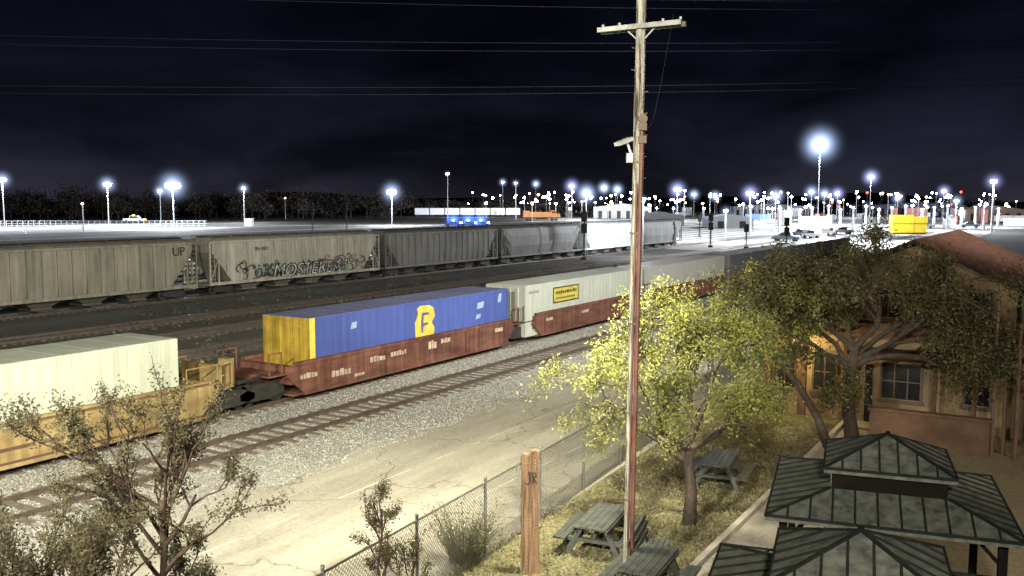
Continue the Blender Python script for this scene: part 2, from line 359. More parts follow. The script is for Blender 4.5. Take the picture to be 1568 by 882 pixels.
text('graffiti_fill','MOSTEREAS',1.6,(63.0,yg-.006,1.78),R90,GW,h2,off=-.02,shear=.25,sx=1.12)
rg=random.Random(77)
for mm_,cnt,xr,zr,rr in((GK,40,(54.5,70.3),(1.35,2.6),.04),(GP,9,(65,70.3),(1.7,2.9),.045),(GW,10,(56,69),(1.4,2.4),.03)):
    b=MB()
    for i in range(cnt):
        x=rg.uniform(*xr); z=rg.uniform(*zr); p=[]; a=rg.uniform(0,6.28)
        for k in range(9):
            a+=rg.uniform(-.2,1.2); x+=math.cos(a)*.19; z=min(3.1,max(1.35,z+math.sin(a)*.17)); p.append((x,yg-.02,z))
        b.tube(p,rr,4)
    b.build('graffiti_strokes',mm_,h2,recalc=False)
text('car_number','UP',1.0,(48.2,yg,4.0),R90,GK,h1); 
text('car_number','BN 4801',.45,(57.0,yg,3.9),R90,GK,h2)

# ------------------------------------------------------------------ intermodal train
YN=25.62; YF=28.22; YC=(YN+YF)/2
def container(x0,x1,name_m,col,colend=None,z0=.38,z1=3.26,top=None,roofcol=None,cd_=.006,streak=.08):
    e=empty('shipping_container'); m=mat(name_m,col,.5,var=.12,scale=.35,detail=8,streak=streak,stretch=(.5,1,1))
    me_=mat(name_m+'_end',colend,.5,var=.35,scale=1.5,streak=.35) if colend else m
    mr_=mat(name_m+'_roof',roofcol,.5,var=.2,scale=.5) if roofcol else m
    b=MB()
    def corr(y,sg):
        pts=[];x=x0+.12;k=0
        while x<x1-.12:
            d=cd_ if k%2 else .0
            pts+= [(x,y+sg*d),(min(x+.2,x1-.12),y+sg*d)]; x+=.24;k+=1
        return pts
    near=corr(YN+.01,1); far=corr(YF-.01,-1)
    b.prismZ(near+far[::-1],z0+.1,z1-.06); b.build('walls',m,e)
    b=MB()
    for x in(x0,x1-.12):
        for y in(YN,YF-.12): b.box(x,x+.12,y,y+.12,z0,z1)
    for y in(YN,YF-.12):
        b.box(x0+.12,x1-.12,y-.003,y+.1,z0,z0+.14); b.box(x0+.12,x1-.12,y-.003,y+.1,z1-.12,z1)
    for x in(x0,x1-.12): 
        b.box(x,x+.12,YN+.12,YF-.12,z0,z0+.14); b.box(x,x+.12,YN+.12,YF-.12,z1-.12,z1)
    b.build('frame',m,e)
    b=MB(); b.box(x0+.02,x1-.02,YN+.02,YF-.02,z1-.05,z1+.012)
    k=x0+1.2
    while k<x1: b.box(k,k+.05,YN+.1,YF-.1,z1+.012,z1+.018); k+=1.2
    b.build('roof',mr_,e)
    b=MB(); b.box(x0-.006,x0+.05,YN+.01,YF-.01,z0+.02,z1-.004)
    for y in(YN+.45,YN+.95,YN+1.6,YN+2.1): b.cyl((x0-.03,y,z0+.1),(x0-.03,y,z1-.1),.025,6)
    b.box(x0-.012,x0-.004,YC-.02,YC+.02,z0+.05,z1-.05)
    for z in(.8,1.3,2.1,2.9): b.box(x0-.02,x0,YN+.08,YF-.08,z,z+.05)
    b.build('end_doors',me_,e)
    if colend:
        b=MB(); b.box(x0-.004,x0+.3,YN-.012,YN-.004,z0+.02,z1-.002); b.build('end_stripe',mat(name_m+'_stripe',(.6,.45,.06)),e)
    return e
c1=container(4.1,20.3,'container_cream',(.40,.43,.35),roofcol=(.34,.36,.31))
c2=container(26.6,41.7,'container_blue',(.050,.078,.27),colend=(.33,.225,.03),roofcol=(.12,.13,.22))
c3=container(43.5,59.8,'container_white',(.37,.39,.34),roofcol=(.38,.40,.36))
c4=container(61.2,77.8,'container_grey',(.33,.33,.31))
c5=container(79.3,95.5,'container_dark_grey',(.10,.10,.11))
c6=container(97.3,113,'container_mid_grey',(.26,.25,.23))
c7=container(115,131,'container_rust',(.2,.1,.07))
YEL=mat('logo_yellow',(.55,.39,.06),.5,var=.3,scale=2); NAVY=mat('logo_navy',(.08,.09,.22),.5)
b=MB(); yy=YN-.008
pts=[(33.5,1.6),(33.7,1.45),(34.5,1.42),(34.9,1.6),(34.98,1.95),(34.75,2.2),(35.02,2.5),(34.9,2.9),(34.6,3.05),(33.85,3.08),(33.6,2.95),(33.7,2.7),(33.45,2.3)]
b.prismY(pts,yy-.003,yy); b.build('logo_patch',YEL,c2)
b=MB(); b.prismY([(33.95,1.78),(34.05,1.78),(34.1,2.1),(34.5,2.15),(34.45,2.25),(34.1,2.25),(34.12,2.6),(34.6,2.62),(34.5,2.72),(34.0,2.75),(33.9,2.3)],yy-.008,yy-.005); b.build('logo_mark',NAVY,c2)
PALE=mat('faded_print',(.25,.31,.5),.6,var=.3)
for x,z,wd,ht in((29.0,2.55,.45,.3),(38.6,2.45,.7,.35),(38.5,1.95,.5,.25),(40.6,2.6,.4,.5)):
    b=MB(); b.prismY([(x,z),(x+wd*.9,z+.03),(x+wd,z+ht),(x+.1,z+ht*.9)],yy-.003,yy); b.build('small_print',PALE,c2)
PB=mat('panel_black',(.05,.045,.02),.5)
b=MB(); b.box(46.7,50.0,yy-.003,yy,1.98,2.92); b.build('logo_panel',PB,c3)
b=MB(); b.box(46.8,49.9,yy-.008,yy-.004,2.06,2.84); b.build('logo_panel_inner',mat('logo_yellow_dull',(.40,.33,.06),.5),c3)
b=MB()
x=47.0
while x<49.6:
    l=random.uniform(.12,.3); b.box(x,x+l,yy-.013,yy-.009,2.5,2.5+random.uniform(.14,.2)); x+=l+.06
x=47.0
while x<49.3:
    l=random.uniform(.08,.2); b.box(x,x+l,yy-.013,yy-.009,2.2,2.2+random.uniform(.08,.12)); x+=l+.05
b.build('logo_lettering',PB,c3)
b=MB(); b.box(43.9,45.0,yy-.003,yy,2.78,2.92); b.build('small_print',mat('print_grey',(.2,.2,.18)),c3)

def wellcar(x0,x1,m,mats_txt=None,bog=(True,True)):
    e=empty('well_car'); b=MB(); zt=1.62
    for s,y in((-1,YN-.12),(1,YF+.12)):
        b.prismY([(x0+1.0,1.12),(x0+1.6,zt),(x1-1.6,zt),(x1-1.0,1.12),(x1-1.9,.36),(x0+1.9,.36)],y-.04,y+.04)
        b.box(x0+1.4,x1-1.4,y-.1,y+.1,zt-.12,zt+.02)
        b.box(x0+1.9,x1-1.9,y-.09,y+.09,.30,.42)
        n=int((x1-x0-4)/1.15)
        for i in range(n+1):
            x=x0+2+(x1-x0-4)*i/n; b.box(x-.045,x+.045,y+s*.04-.035,y+s*.04+.035,.42,zt-.12)
    b.box(x0+1.4,x1-1.4,YN-.05,YF+.05,.3,.37)
    for xe,sg in((x0,1),(x1,-1)):
        lo,hi=min(xe,xe+sg*1.6),max(xe,xe+sg*1.6)
        b.box(lo,hi,YC-.45,YC+.45,.85,1.2)
        b.box(min(xe+sg*1.2,xe+sg*1.5),max(xe+sg*1.2,xe+sg*1.5),YN-.1,YF+.1,.8,1.5)
        b.box(min(xe+sg*.2,xe+sg*1.2),max(xe+sg*.2,xe+sg*1.2),YN,YF,1.2,1.26)
        for y in(YN+.05,YF-.05):
            b.beam((xe+sg*.25,y,1.26),(xe+sg*.25,y,2.1),.05); b.beam((xe+sg*.9,y,1.26),(xe+sg*.9,y,2.1),.05); b.beam((xe+sg*.25,y,2.1),(xe+sg*.9,y,2.1),.05)
    b.build('well_frame',m,e)
    b=MB()
    if bog[0]: bogie(b,x0+.1,YC,wb=1.8)
    if bog[1]: bogie(b,x1-.1,YC,wb=1.8)
    b.build('trucks',DARK,e); return e
YCAR=mat('well_car_yellow',(.25,.165,.06),.6,var=.4,scale=1.0,stretch=(.4,1,1.3),col2=(.38,.28,.12),streak=.3)
RCAR=mat('well_car_rust_red',(.12,.048,.036),.75,var=.4,scale=1.0,stretch=(.35,1,1.5),col2=(.20,.092,.066),streak=.35,spec=.2)
RCARD=mat('well_car_dark_red',(.10,.045,.035),.7,var=.3,scale=1.3)
wy=wellcar(1.6,22.9,YCAR,bog=(True,True))
w2=wellcar(24.2,43.1,RCAR); wellcar(43.1,60.6,RCAR,bog=(False,True)); wellcar(60.6,78.6,RCAR,bog=(False,True))
wellcar(78.6,96.6,RCARD,bog=(False,True)); wellcar(96.6,114.5,RCARD,bog=(False,True)); wellcar(114.5,132,RCARD,bog=(False,True))
b=MB(); y=YN-.12-.1; b.box(3.1,21.4,y-.006,y-.001,1.51,1.57); b.box(3.4,21.1,y-.0,y+.005,.43,.50); b.box(8,16,YN-.12-.05-.012,YN-.12-.05-.002,.8,.9)
b.build('shadow_lines_and_stripes',mat('shadow_stripe_brown',(.09,.045,.025),.8),wy)  # painted shadow line along the top chord, plus dark brown stripes
e=empty('brake_platform'); b=MB()
b.box(22.25,22.4,YN+.3,YF-.3,1.2,2.0); b.box(22.6,22.9,YN+.2,YN+.7,1.26,2.2); b.cyl((22.42,YN+1.5,1.8),(22.5,YN+1.5,1.8),.28,14)
b.box(20.6,22.2,YN+.3,YF-.3,1.0,1.3)
b.tube([(20.7,YN+.1,1.3),(20.7,YN+.1,2.1),(22.2,YN+.1,2.1),(22.2,YN+.1,1.3)],.03,6)
b.build('end_bulkhead',YCAR,e)
b=MB(); b.box(22.9,24.4,YC-.15,YC+.15,.8,1.05); b.box(23.3,24.0,YC-.5,YC+.4,.7,1.2); b.cyl((23.2,YN+.3,1.2),(24.6,YN+.5,1.25),.06); b.cyl((23.0,YN+.6,.9),(24.6,YN+.9,1.0),.05)
b.build('coupler',DARK,e)
ST=mat('stencil_white',(.36,.27,.21),.7,var=.5)
for x,z,wd,ht in((25.8,.95,1.0,.22),(27.6,.75,1.1,.3),(30.0,1.0,.9,.25),(31.4,1.05,1.1,.22),(34.2,1.0,.5,.4),(35.2,1.15,.6,.25),(40.0,1.1,.8,.22),(29.0,.55,.5,.15),(45.5,1.1,.7,.2),(50,1.1,.8,.2)):
    b=MB(); y=YN-.12-.095
    k=x
    while k<x+wd:
        l=random.uniform(.1,.25); b.box(k,k+l,y-.004,y,z,z+ht*random.uniform(.7,1)); k+=l+.04
    b.build('stencil',ST,w2)

# ------------------------------------------------------------------ chain link fence
e=empty('chain_link_fence')
def fy(x): return 10.4+(x-13.4)*.07
b=MB(); b2=MB(); FX0,FX1=5.0,30.0
xs=[5,7.9,10.8,13.6,16.3,19.05,21.8,24.6,27.3,30]
for x in xs: b.cyl((x,fy(x),0),(x,fy(x),1.83),.032,8); b.sphere((x,fy(x),1.86),.04,6)
b.cyl((FX0,fy(FX0),1.76),(FX1,fy(FX1),1.76),.022,8)
b.build('posts_and_rail',STEEL,e)
sp_=.095; H=1.72
def wire(x0,z0,x1,z1):
    r=.0052; a=Vector((x0,fy(x0),z0)); c=Vector((x1,fy(x1),z1)); d=(c-a).normalized(); u=Vector((0,1,0)); w_=d.cross(u)
    vs=[]; 
    for p in(a,c):
        for k in range(3): an=2*math.pi*k/3; vs.append(p+(u*math.cos(an)+w_*math.sin(an))*r)
    b2.add(vs,[(0,1,4,3),(1,2,5,4),(2,0,3,5)])
x=FX0
while x<FX1-H:
    wire(x,.04,x+H,.04+H); wire(x+H,.04,x,.04+H); x+=sp_
b2.build('wire_mesh',mat('fence_wire',(.085,.085,.08),.6,.3),e,recalc=False)

# ------------------------------------------------------------------ carved wood post
b=MB(); e=empty('wooden_sign_post',(16.2,9.42,0),math.radians(31.33-90))
rg=random.Random(5); lft=[];rgt=[]
for i in range(15):
    z=2.5*i/14; lft.append((-.20+.012*i/14+rg.uniform(-.008,.008),z)); rgt.append((.2-.01*i/14+rg.uniform(-.008,.008),z))
prof=rgt+[(.19,2.66),(.12,2.68),(.03,2.66),(-.03,2.57),(-.08,2.6),(-.14,2.61)]+lft[::-1]
b.prismY(prof,-.09,.09)
b.build('slab',mat('post_wood',(.13,.08,.05),.85,var=.65,scale=4,stretch=(5,5,.35),bump=.9,detail=10,col2=(.27,.165,.095),spec=.2),e)
BK=mat('burnt_mark',(.02,.014,.01),.8)
b=MB()
b.tube([(-.02,-.095,2.24),(-.0,-.095,2.02),(-.05,-.095,1.96),(-.11,-.095,2.0)],.016,5); b.tube([(.05,-.095,2.2),(.06,-.095,1.98)],.016,5); b.tube([(-.05,-.095,2.22),(.1,-.095,2.22),(.13,-.095,2.15),(.06,-.095,2.09),(.14,-.095,1.99)],.016,5)
b.build('carved_initials',BK,e)

# ------------------------------------------------------------------ utility pole
e=empty('utility_pole',(16.75,7.42,0)); b=MB()
lean=Vector((S0,-C0,0))*.14
def pp(z): return lean*(z/11.5)
zs=[i*.5 for i in range(24)]+[11.9]
b.tube([pp(z)+Vector((0,0,z)) for z in zs],[.098+.004*math.sin(z*2.1) for z in zs],14)
b.build('pole_shaft',mat('pole_wood',(.10,.085,.065),.9,var=.6,scale=2.6,stretch=(7,7,.5),bump=1.0,detail=10,col2=(.40,.38,.31),ramp=(.40,.58),spec=.2),e)
b=MB(); rt=Vector((S0,-C0,0)); fw=Vector((C0,S0,0))
o=rt*.06-fw*.085
b.tube([pp(z)+o+Vector((0,0,z)) for z in(0,3,6,9.2)],[.05]*4,8)
b.tube([pp(z)+o-rt*.085-fw*.02+Vector((0,0,z)) for z in(0,3,6,8.2)],[.022]*4,6)
b.build('conduit',mat('conduit_rust',(.08,.033,.024),.6,var=.6,scale=2,stretch=(1,1,.6),col2=(.20,.08,.055)),e)
b=MB()
for z in(9.05,9.3): 
    b.obox(Matrix.Translation(pp(z)+o+Vector((0,0,z)))@Matrix.Rotation(YAW-math.pi/2,4,'Z'),.16,.16,.14)
b.cyl(pp(9.3)+o-fw*.1+Vector((0,0,9.45)),pp(9.3)+o+fw*.1+Vector((0,0,9.45)),.09,12)
for z in(1.8,3.6,5.4,7.2,8.6): b.cyl(pp(z)+Vector((0,0,z)),pp(z)+Vector((0,0,z+.04)),.125,14)
for z in np.arange(8.3,11.1,.42): 
    s_=1 if int(z*10)%2 else -1; b.cyl(pp(z)+rt*.09*s_+Vector((0,0,z)),pp(z)+rt*.17*s_+Vector((0,0,z+.01)),.01,5)
b.build('brackets_and_boxes',mat('box_rust',(.12,.08,.055),.6,var=.5),e)
b=MB(); ad_=(rt*1.5-fw*.85).normalized(); P=pp(11.2)+Vector((0,0,11.22))
for off in(-.12,.12): 
    n_=Vector((-ad_.y,ad_.x,0))*off
    b.beam(P+n_-ad_*.86,P+n_+ad_*.86,.08,.09)
b.beam(P-ad_*.3+Vector((0,0,-.02)),P+Vector((0,0,-.3)),.025); b.beam(P+ad_*.3+Vector((0,0,-.02)),P+Vector((0,0,-.3)),.025)
b.build('crossarm',mat('crossarm_wood',(.30,.30,.27),.8,var=.5),e)
b=MB()
for t in(-.8,-.45,.45,.8): b.cyl(P+ad_*t+Vector((0,0,.04)),P+ad_*t+Vector((0,0,.12)),.03,8)
b.build('insulators',mat('porcelain',(.25,.25,.25),.3),e)
b=MB(); lp=pp(8.9)-rt*.28+Vector((0,0,9.02))
b.tube([pp(8.6)+Vector((0,0,8.6)),pp(8.6)-rt*.12+Vector((0,0,8.75)),lp+rt*.06],.025,6)
b.obox(Matrix.Translation(lp)@Matrix.Rotation(YAW+math.pi/2+.5,4,'Z')@Matrix.Rotation(.35,4,'Y'),.34,.2,.07)
b.obox(Matrix.Translation(pp(8.6)-rt*.16+Vector((0,0,8.7)))@Matrix.Rotation(YAW,4,'Z'),.12,.12,.18)
b.build('flood_lamp_head',mat('lamp_housing',(.4,.4,.38),.5),e)

# ------------------------------------------------------------------ picnic tables
TW=mat('table_composite',(.05,.054,.046),.6,var=.45,scale=5,bump=.2)
def picnic(x,y,rz,L_=1.8):
    e=empty('picnic_table',(x,y,0),rz); b=MB()
    for i in range(5): b.box(-L_/2,L_/2,-.37+i*.15,-.37+i*.15+.14,.72,.76)
    for s in(-1,1):
        for i in range(2): b.box(-L_/2,L_/2,s*.72-.14+i*.145,s*.72-.14+i*.145+.135,.42,.46)
        b.box(-L_/2,L_/2,s*.38-.02,s*.38+.02,.64,.72)
    b.build('top_and_seats',TW,e); b=MB()
    for xx in(-L_/2+.28,L_/2-.28):
        b.box(xx-.05,xx+.05,-.82,.82,.34,.42); b.box(xx-.045,xx+.045,-.35,.35,.64,.72)
        for s in(-1,1):
            b.beam((xx,s*.28,.68),(xx,s*.62,.0),.09,.12)
        b.beam((xx,0,.38),(0,0,.7),.07)
    b.build('legs',TW,e)
RZ=math.radians(8)
picnic(18.3,8.75,RZ); picnic(24.3,8.0,RZ,1.7)
e=empty('park_bench',(17.5,7.15,0),math.radians(12)); b=MB()
for i in range(4): b.box(-.9,.9,-.2+i*.12,-.2+i*.12+.1,.42,.46)
for i in range(3): b.box(-.9,.9,.30+i*.03,.34+i*.03,.55+i*.16,.68+i*.16)
b.build('slats',TW,e); b=MB()
for xx in(-.7,0,.7): b.box(xx-.04,xx+.04,-.2,.3,.34,.42); b.beam((xx,-.15,.38),(xx,-.18,0),.08); b.beam((xx,.25,0),(xx,.42,1.0),.08)
b.build('frame',TW,e)
picnic(16.5,6.85,math.radians(5),1.6)

# ------------------------------------------------------------------ gazebos
ROOFM=mat('gazebo_metal_roof',(.10,.105,.095),.45,.25,var=.55,scale=5,detail=12,col2=(.20,.21,.185),bump=.15,bscale=3,ramp=(.30,.68))
SEAMM=mat('gazebo_seams',(.015,.017,.016),.7,.0,var=.4,spec=.1)
GFR=mat('gazebo_frame',(.012,.009,.008),.9,spec=.05)
def gazebo(cx,cy,rz,W=4.15,D=4.0,ze=2.25,zm=2.55,zu=2.95,za=3.42):
    e=empty('gazebo',(cx,cy,0),rz)
    def pyr(hw,hd,tw,td,z0,z1,seam,nm):
        b=MB(); q0=[(-hw,-hd),(hw,-hd),(hw,hd),(-hw,hd)]; q1=[(-tw,-td),(tw,-td),(tw,td),(-tw,td)]
        vs=[(x,y,z0) for x,y in q0]+[(x,y,z1) for x,y in q1]
        b.add(vs,[(i,(i+1)%4,(i+1)%4+4,i+4) for i in range(4)])
        b.add([(x,y,z0) for x,y in q0]+[(x,y,z0-.09) for x,y in q0],[(i,i+4,(i+1)%4+4,(i+1)%4) for i in range(4)])
        b.build(nm,ROOFM,e,recalc=False)
        b=MB()
        for i in range(4):
            a=Vector((*q0[i],z0)); c=Vector((*q0[(i+1)%4],z0)); ta=Vector((*q1[i],z1)); tcx=Vector((*q1[(i+1)%4],z1))
            b.beam(a+Vector((0,0,.01)),ta+Vector((0,0,.012)),.06,.03)
            b.beam(a,c,.03,.05)
            Lh=(c-a).length; n=int(Lh/seam)
            for k in range(1,n):
                t=k/n; p=a.lerp(c,t)
                u=(c-a).normalized(); inn_n=((ta+tcx)/2-(a+c)/2)
                dist=min(t,1-t)*Lh; run=(ta-a).dot(u)
                f=min(1,dist/run) if run>1e-4 else 1
                b.beam(p+Vector((0,0,.012)),p+inn_n*f+Vector((0,0,.012)),.035,.03)
        b.build(nm+'_seams',SEAMM,e)
    pyr(W/2,D/2,1.0,.95,ze,zm,.36,'lower_roof')
    pyr(1.12,1.06,.02,.02,zu,za,.32,'upper_roof')
    b=MB()
    for s in(-1,1):
        b.box(-.98,.98,s*.93-.02,s*.93+.02,zm-.02,zu-.01); b.box(s*.96-.02,s*.96+.02,-.91,.91,zm-.02,zu-.01)
        for t in(-1,1):
            x=s*(W/2-.3); y=t*(D/2-.3); b.box(x-.07,x+.07,y-.07,y+.07,0,ze+.0)
            b.beam((x,y,1.7),(x-s*.5,y,ze),.06); b.beam((x,y,1.7),(x,y-t*.5,ze),.06)
    for s in(-1,1):
        b.box(-W/2+.2,W/2-.2,s*(D/2-.3)-.04,s*(D/2-.3)+.04,ze-.12,ze-.01); b.box(s*(W/2-.3)-.04,s*(W/2-.3)+.04,-D/2+.35,D/2-.35,ze-.12,ze-.01)
    b.sphere((0,0,za+.03),.05,6)
    b.build('frame',GFR,e)
gz=math.radians(31.33-90-20)
gazebo(18.33,2.77,gz)
gazebo(12.63,2.2,gz)

# ------------------------------------------------------------------ museum building
STUC=mat('stucco_tan',(.20,.145,.09),.9,var=.25,scale=1.0,bump=.6,bscale=25,spec=.1)
STUC2=mat('stucco_brown',(.10,.06,.04),.9,var=.3,scale=1.2,bump=.5,bscale=25,spec=.1)
TILE=mat('roof_tile_dark',(.035,.027,.024),1.,var=.4,scale=5,bump=.4,spec=.0)
GLASS=mat('window_glass',(.015,.015,.02),.1); TRIM=mat('trim_brown',(.07,.045,.03),.6)
e=empty('museum_building'); b=MB()
bx=38.0
b.prismX([(1.5,0),(8.5,0),(8.5,4.75),(5.0,6.2),(1.5,4.75)],bx,bx+16); b.build('main_block',STUC,e)
b=MB()
for s,(ya,yb) in((1,(8.9,5.0)),(-1,(1.1,5.0))):
    b.add([(bx-.5,ya,4.62),(bx+16.4,ya,4.62),(bx+16.4,yb,6.28),(bx-.5,yb,6.28),(bx-.5,ya,4.74),(bx+16.4,ya,4.74),(bx+16.4,yb,6.42),(bx-.5,yb,6.42)],
      [(0,1,2,3),(4,7,6,5),(0,4,5,1),(1,5,6,2),(2,6,7,3),(3,7,4,0)])
b.build('main_roof',TILE,e)
b=MB(); k=bx-.4
while k<bx+16: b.beam((k,1.1,4.76),(k,4.98,6.43),.1,.05); b.beam((k,8.9,4.76),(k,5.02,6.43),.1,.05); k+=.33
b.build('roof_tile_rows',mat('roof_tile_red',(.075,.04,.03),1.,var=.5,scale=3,spec=.0),e)
def window(b_,bf,x,y,z,wd,ht,mull=2):
    b_.box(x-.02,x+.005,y-wd/2,y+wd/2,z,z+ht)
    for yy_ in(y-wd/2-.05,y+wd/2-.03): bf.box(x-.07,x+.01,yy_,yy_+.08,z-.05,z+ht+.05)
    bf.box(x-.1,x+.01,y-wd/2-.12,y+wd/2+.12,z-.14,z-.05); bf.box(x-.07,x+.01,y-wd/2-.05,y+wd/2+.05,z+ht+.05,z+ht+.14)
    for k in range(1,mull): yk=y-wd/2+wd*k/mull; bf.box(x-.045,x-.02,yk-.02,yk+.02,z,z+ht)
    bf.box(x-.047,x-.022,y-wd/2+.03,y+wd/2-.05,z+ht*.5-.02,z+ht*.5+.02)
gl=MB(); fr=MB()
for y in(7.3,5.9,4.2,2.7): window(gl,fr,bx,y,3.4,.85,1.1)
b=MB(); wx=34.2
b.box(wx,bx,0.4,9.6,0,3.05); b.build('front_wing',STUC,e)
b=MB(); b.box(wx-.12,bx,0.25,9.75,3.05,3.2)
b.prismX([(2.9,3.2),(6.6,3.2),(5.9,3.55),(5.3,3.62),(4.75,3.9),(4.2,3.62),(3.6,3.55)],wx-.1,wx+.2)
b.box(wx-1.3,wx-.0,.6,6.4,2.62,2.72)
for y in(.8,2.4,3.6,6.2): b.box(wx-1.25,wx-1.1,y-.07,y+.07,0,2.62)
for y in(6.6,9.5,8.2): b.box(wx-.14,wx,y-.14,y+.14,0,3.05)
b.build('parapet_cap_and_porch',STUC2,e)
for y in(8.85,7.4,2.4): window(gl,fr,wx,y,1.0,.8,1.35)
window(gl,fr,wx,4.8,.95,1.3,1.25,3)
gl.box(wx-.02,wx+.004,5.75,6.0,0,2.1)
gl.build('window_glass',GLASS,e); fr.build('window_frames',TRIM,e)
b=MB(); b.box(30.5,38,-9,-.6,0,4.3); b.build('side_wing',STUC2,e)
b=MB(); b.add([(30,-9.4,4.2),(30,-.2,4.2),(38.4,-.2,5.6),(38.4,-9.4,5.6),(30,-9.4,4.34),(30,-.2,4.34),(38.4,-.2,5.74),(38.4,-9.4,5.74)],[(0,1,2,3),(4,7,6,5),(0,4,5,1),(1,5,6,2),(2,6,7,3),(3,7,4,0)])
b.build('side_roof',mat('roof_red',(.10,.055,.042),1.,var=.3,scale=4,spec=.0),e)
b=MB()
for y,x in((1.75,31.5),(1.45,31.8),(1.1,31.4)): b.cyl((x,y,0),(x,y,4.9 if y>1.5 else 4.2),.06,8)
b.build('vent_pipes',mat('pipe_brown',(.10,.06,.045),.6),e)
b=MB(); b.box(31.2,31.45,1.8,5.3,0,1.1); b.box(31.15,31.5,1.75,5.35,1.1,1.18)
b.build('garden_wall_body',STUC2,e)
b=MB(); b.sphere((34.0,8.15,2.5),.08,8); b.build('wall_lantern',emis('lantern',(1,.72,.35),12),e)
# ------------------------------------------------------------------ trees
def leafmesh(name,pts,size,m,parent,droop=0.,aspect=2.2):
    n=len(pts); P=np.array(pts); s=np.random.uniform(.6,1.3,(n,1))*size
    u=np.random.normal(size=(n,3)); u[:,2]-=droop; u/=np.linalg.norm(u,axis=1,keepdims=True)
    v=np.cross(u,np.random.normal(size=(n,3))); v/=np.linalg.norm(v,axis=1,keepdims=True)
    U=u*s*aspect/2; W_=v*s/2
    V=np.stack([P-U,P+W_,P+U,P-W_],1).reshape(-1,3)
    me=bpy.data.meshes.new(name); me.vertices.add(4*n); me.vertices.foreach_set('co',V.reshape(-1))
    me.loops.add(4*n); me.loops.foreach_set('vertex_index',np.arange(4*n,dtype=np.int32)); me.polygons.add(n)
    me.polygons.foreach_set('loop_start',np.arange(0,4*n,4,dtype=np.int32)); me.update(); me.validate()
    me.materials.append(m); o=bpy.data.objects.new(name,me); COL.objects.link(o); o.parent=parent; return o
def tree(name,loc,seed,trunk_pts,r0,limbs,depth,spread,up,droop,leafn,leafsize,leafmat,barkmat,shrink=.72,twigleaf=.3,ldroop=0.,kids=(2,4),jit=.22,bare_low=None,minr=.006):
    rnd=random.Random(seed); e=empty(name,loc); b=MB(); tips=[]
    def grow(p,d,l,r,k):
        pts=[p.copy()];rs=[r]; n=4
        for i in range(n):
            d=(d+Vector((rnd.gauss(0,jit),rnd.gauss(0,jit),rnd.gauss(0,jit)+up-droop*(depth-k<2)))).normalized()
            p=p+d*l/n; pts.append(p.copy()); rs.append(r*(1-.45*(i+1)/n))
        b.tube(pts,rs,5 if r<.03 else 7,cap=False)
        if k>=depth-1: tips.extend([(q,k) for q in pts[1:]])
        if k<depth:
            for j in range(rnd.randint(*kids)+ (0 if k else 1)):
                t=rnd.choice(pts[2:]); 
                ax=Vector((rnd.gauss(0,1),rnd.gauss(0,1),rnd.gauss(0,.5))).normalized()
                nd=(d+ax*spread).normalized()
                grow(t,nd,l*shrink*rnd.uniform(.8,1.15),max(minr,r*.55),k+1)
    tp=[Vector(q) for q in trunk_pts]; b.tube(tp,[r0*(1-.3*i/(len(tp)-1)) if i else r0*1.25 for i in range(len(tp))],9)
    for (o,d,l) in limbs: grow(Vector(o),Vector(d).normalized(),l,r0*.55,1)
    b.build('branches',barkmat,e,smooth=True,recalc=False)
    pts=[]
    for q,k in tips:
        f=1.0
        if bare_low: f=min(1.3,max(.12,(q.z-bare_low[0])/(bare_low[1]-bare_low[0])*1.3))
        m_=int(rnd.uniform(0,2*leafn)*f+rnd.random())
        for _ in range(m_): pts.append((q.x+rnd.gauss(0,twigleaf),q.y+rnd.gauss(0,twigleaf),q.z+rnd.gauss(0,twigleaf)-abs(rnd.gauss(0,ldroop))))
    if pts: leafmesh('leaves',pts,leafsize,leafmat,e,droop=ldroop*2)
    return e
BARK=mat('bark_dark',(.05,.036,.027),.95,var=.5,scale=8,bump=.5)
BARK2=mat('bark_reddish',(.05,.032,.024),.9,var=.5,scale=8,spec=.2)
LF1=mat('leaf_yellow_green',(.12,.15,.024),.6,var=.5,scale=1.4,col2=(.33,.345,.085),trans=.35)
LF2=mat('leaf_olive',(.05,.052,.02),.6,var=.45,scale=1.3,col2=(.125,.12,.04),trans=.3)
LF3=mat('leaf_brown_green',(.055,.05,.026),.7,var=.45,scale=2,col2=(.12,.105,.055),trans=.25,spec=.2)
tree('shade_tree',(20.8,7.6,0),11,[(0,0,0),(.05,-.03,.8),(.0,.05,1.6),(-.05,.1,2.2)],.15,
  [((0,.03,1.5),(-.3,1.2,.7),1.65),((.05,0,1.8),(.2,-.9,.8),1.4),((0,0,2.1),(.6,-.2,1.3),1.6),((0,.1,2.1),(-.5,.6,1.5),1.95),((0,.02,1.9),(.7,.5,.9),1.6),((0,0,2.2),(-.1,.1,1),2.0),((.05,0,1.9),(-.8,.7,.9),1.65),((0,0,1.9),(.3,-1.3,.9),1.45)],
  5,.75,.05,.17,13,.036,LF1,BARK,twigleaf=.11,ldroop=.14,shrink=.72,bare_low=(1.8,4.2))
tree('mesquite_tree',(31.6,5.9,0),5,[(0,0,0),(.1,.2,1.2),(-.1,.1,2.2),(0,.0,3.0)],.2,
  [((0,.05,2.2),(0,1.3,.9),2.4),((0,0,2.9),(.2,.6,1.3),2.2),((0,0,3.0),(.2,-.7,1.1),2.3),((0,0,2.6),(-.2,-1.3,.8),2.7),((0,0,2.9),(-.5,.1,1.2),2.0),((0,0,2.6),(.8,-.2,1.),2.1),((0,0,2.4),(-.7,-.6,.6),2.2),((0,0,2.4),(-.6,.7,.5),2.0)],
  5,.7,.01,.08,14,.052,LF2,BARK,twigleaf=.17,ldroop=.14,shrink=.71)
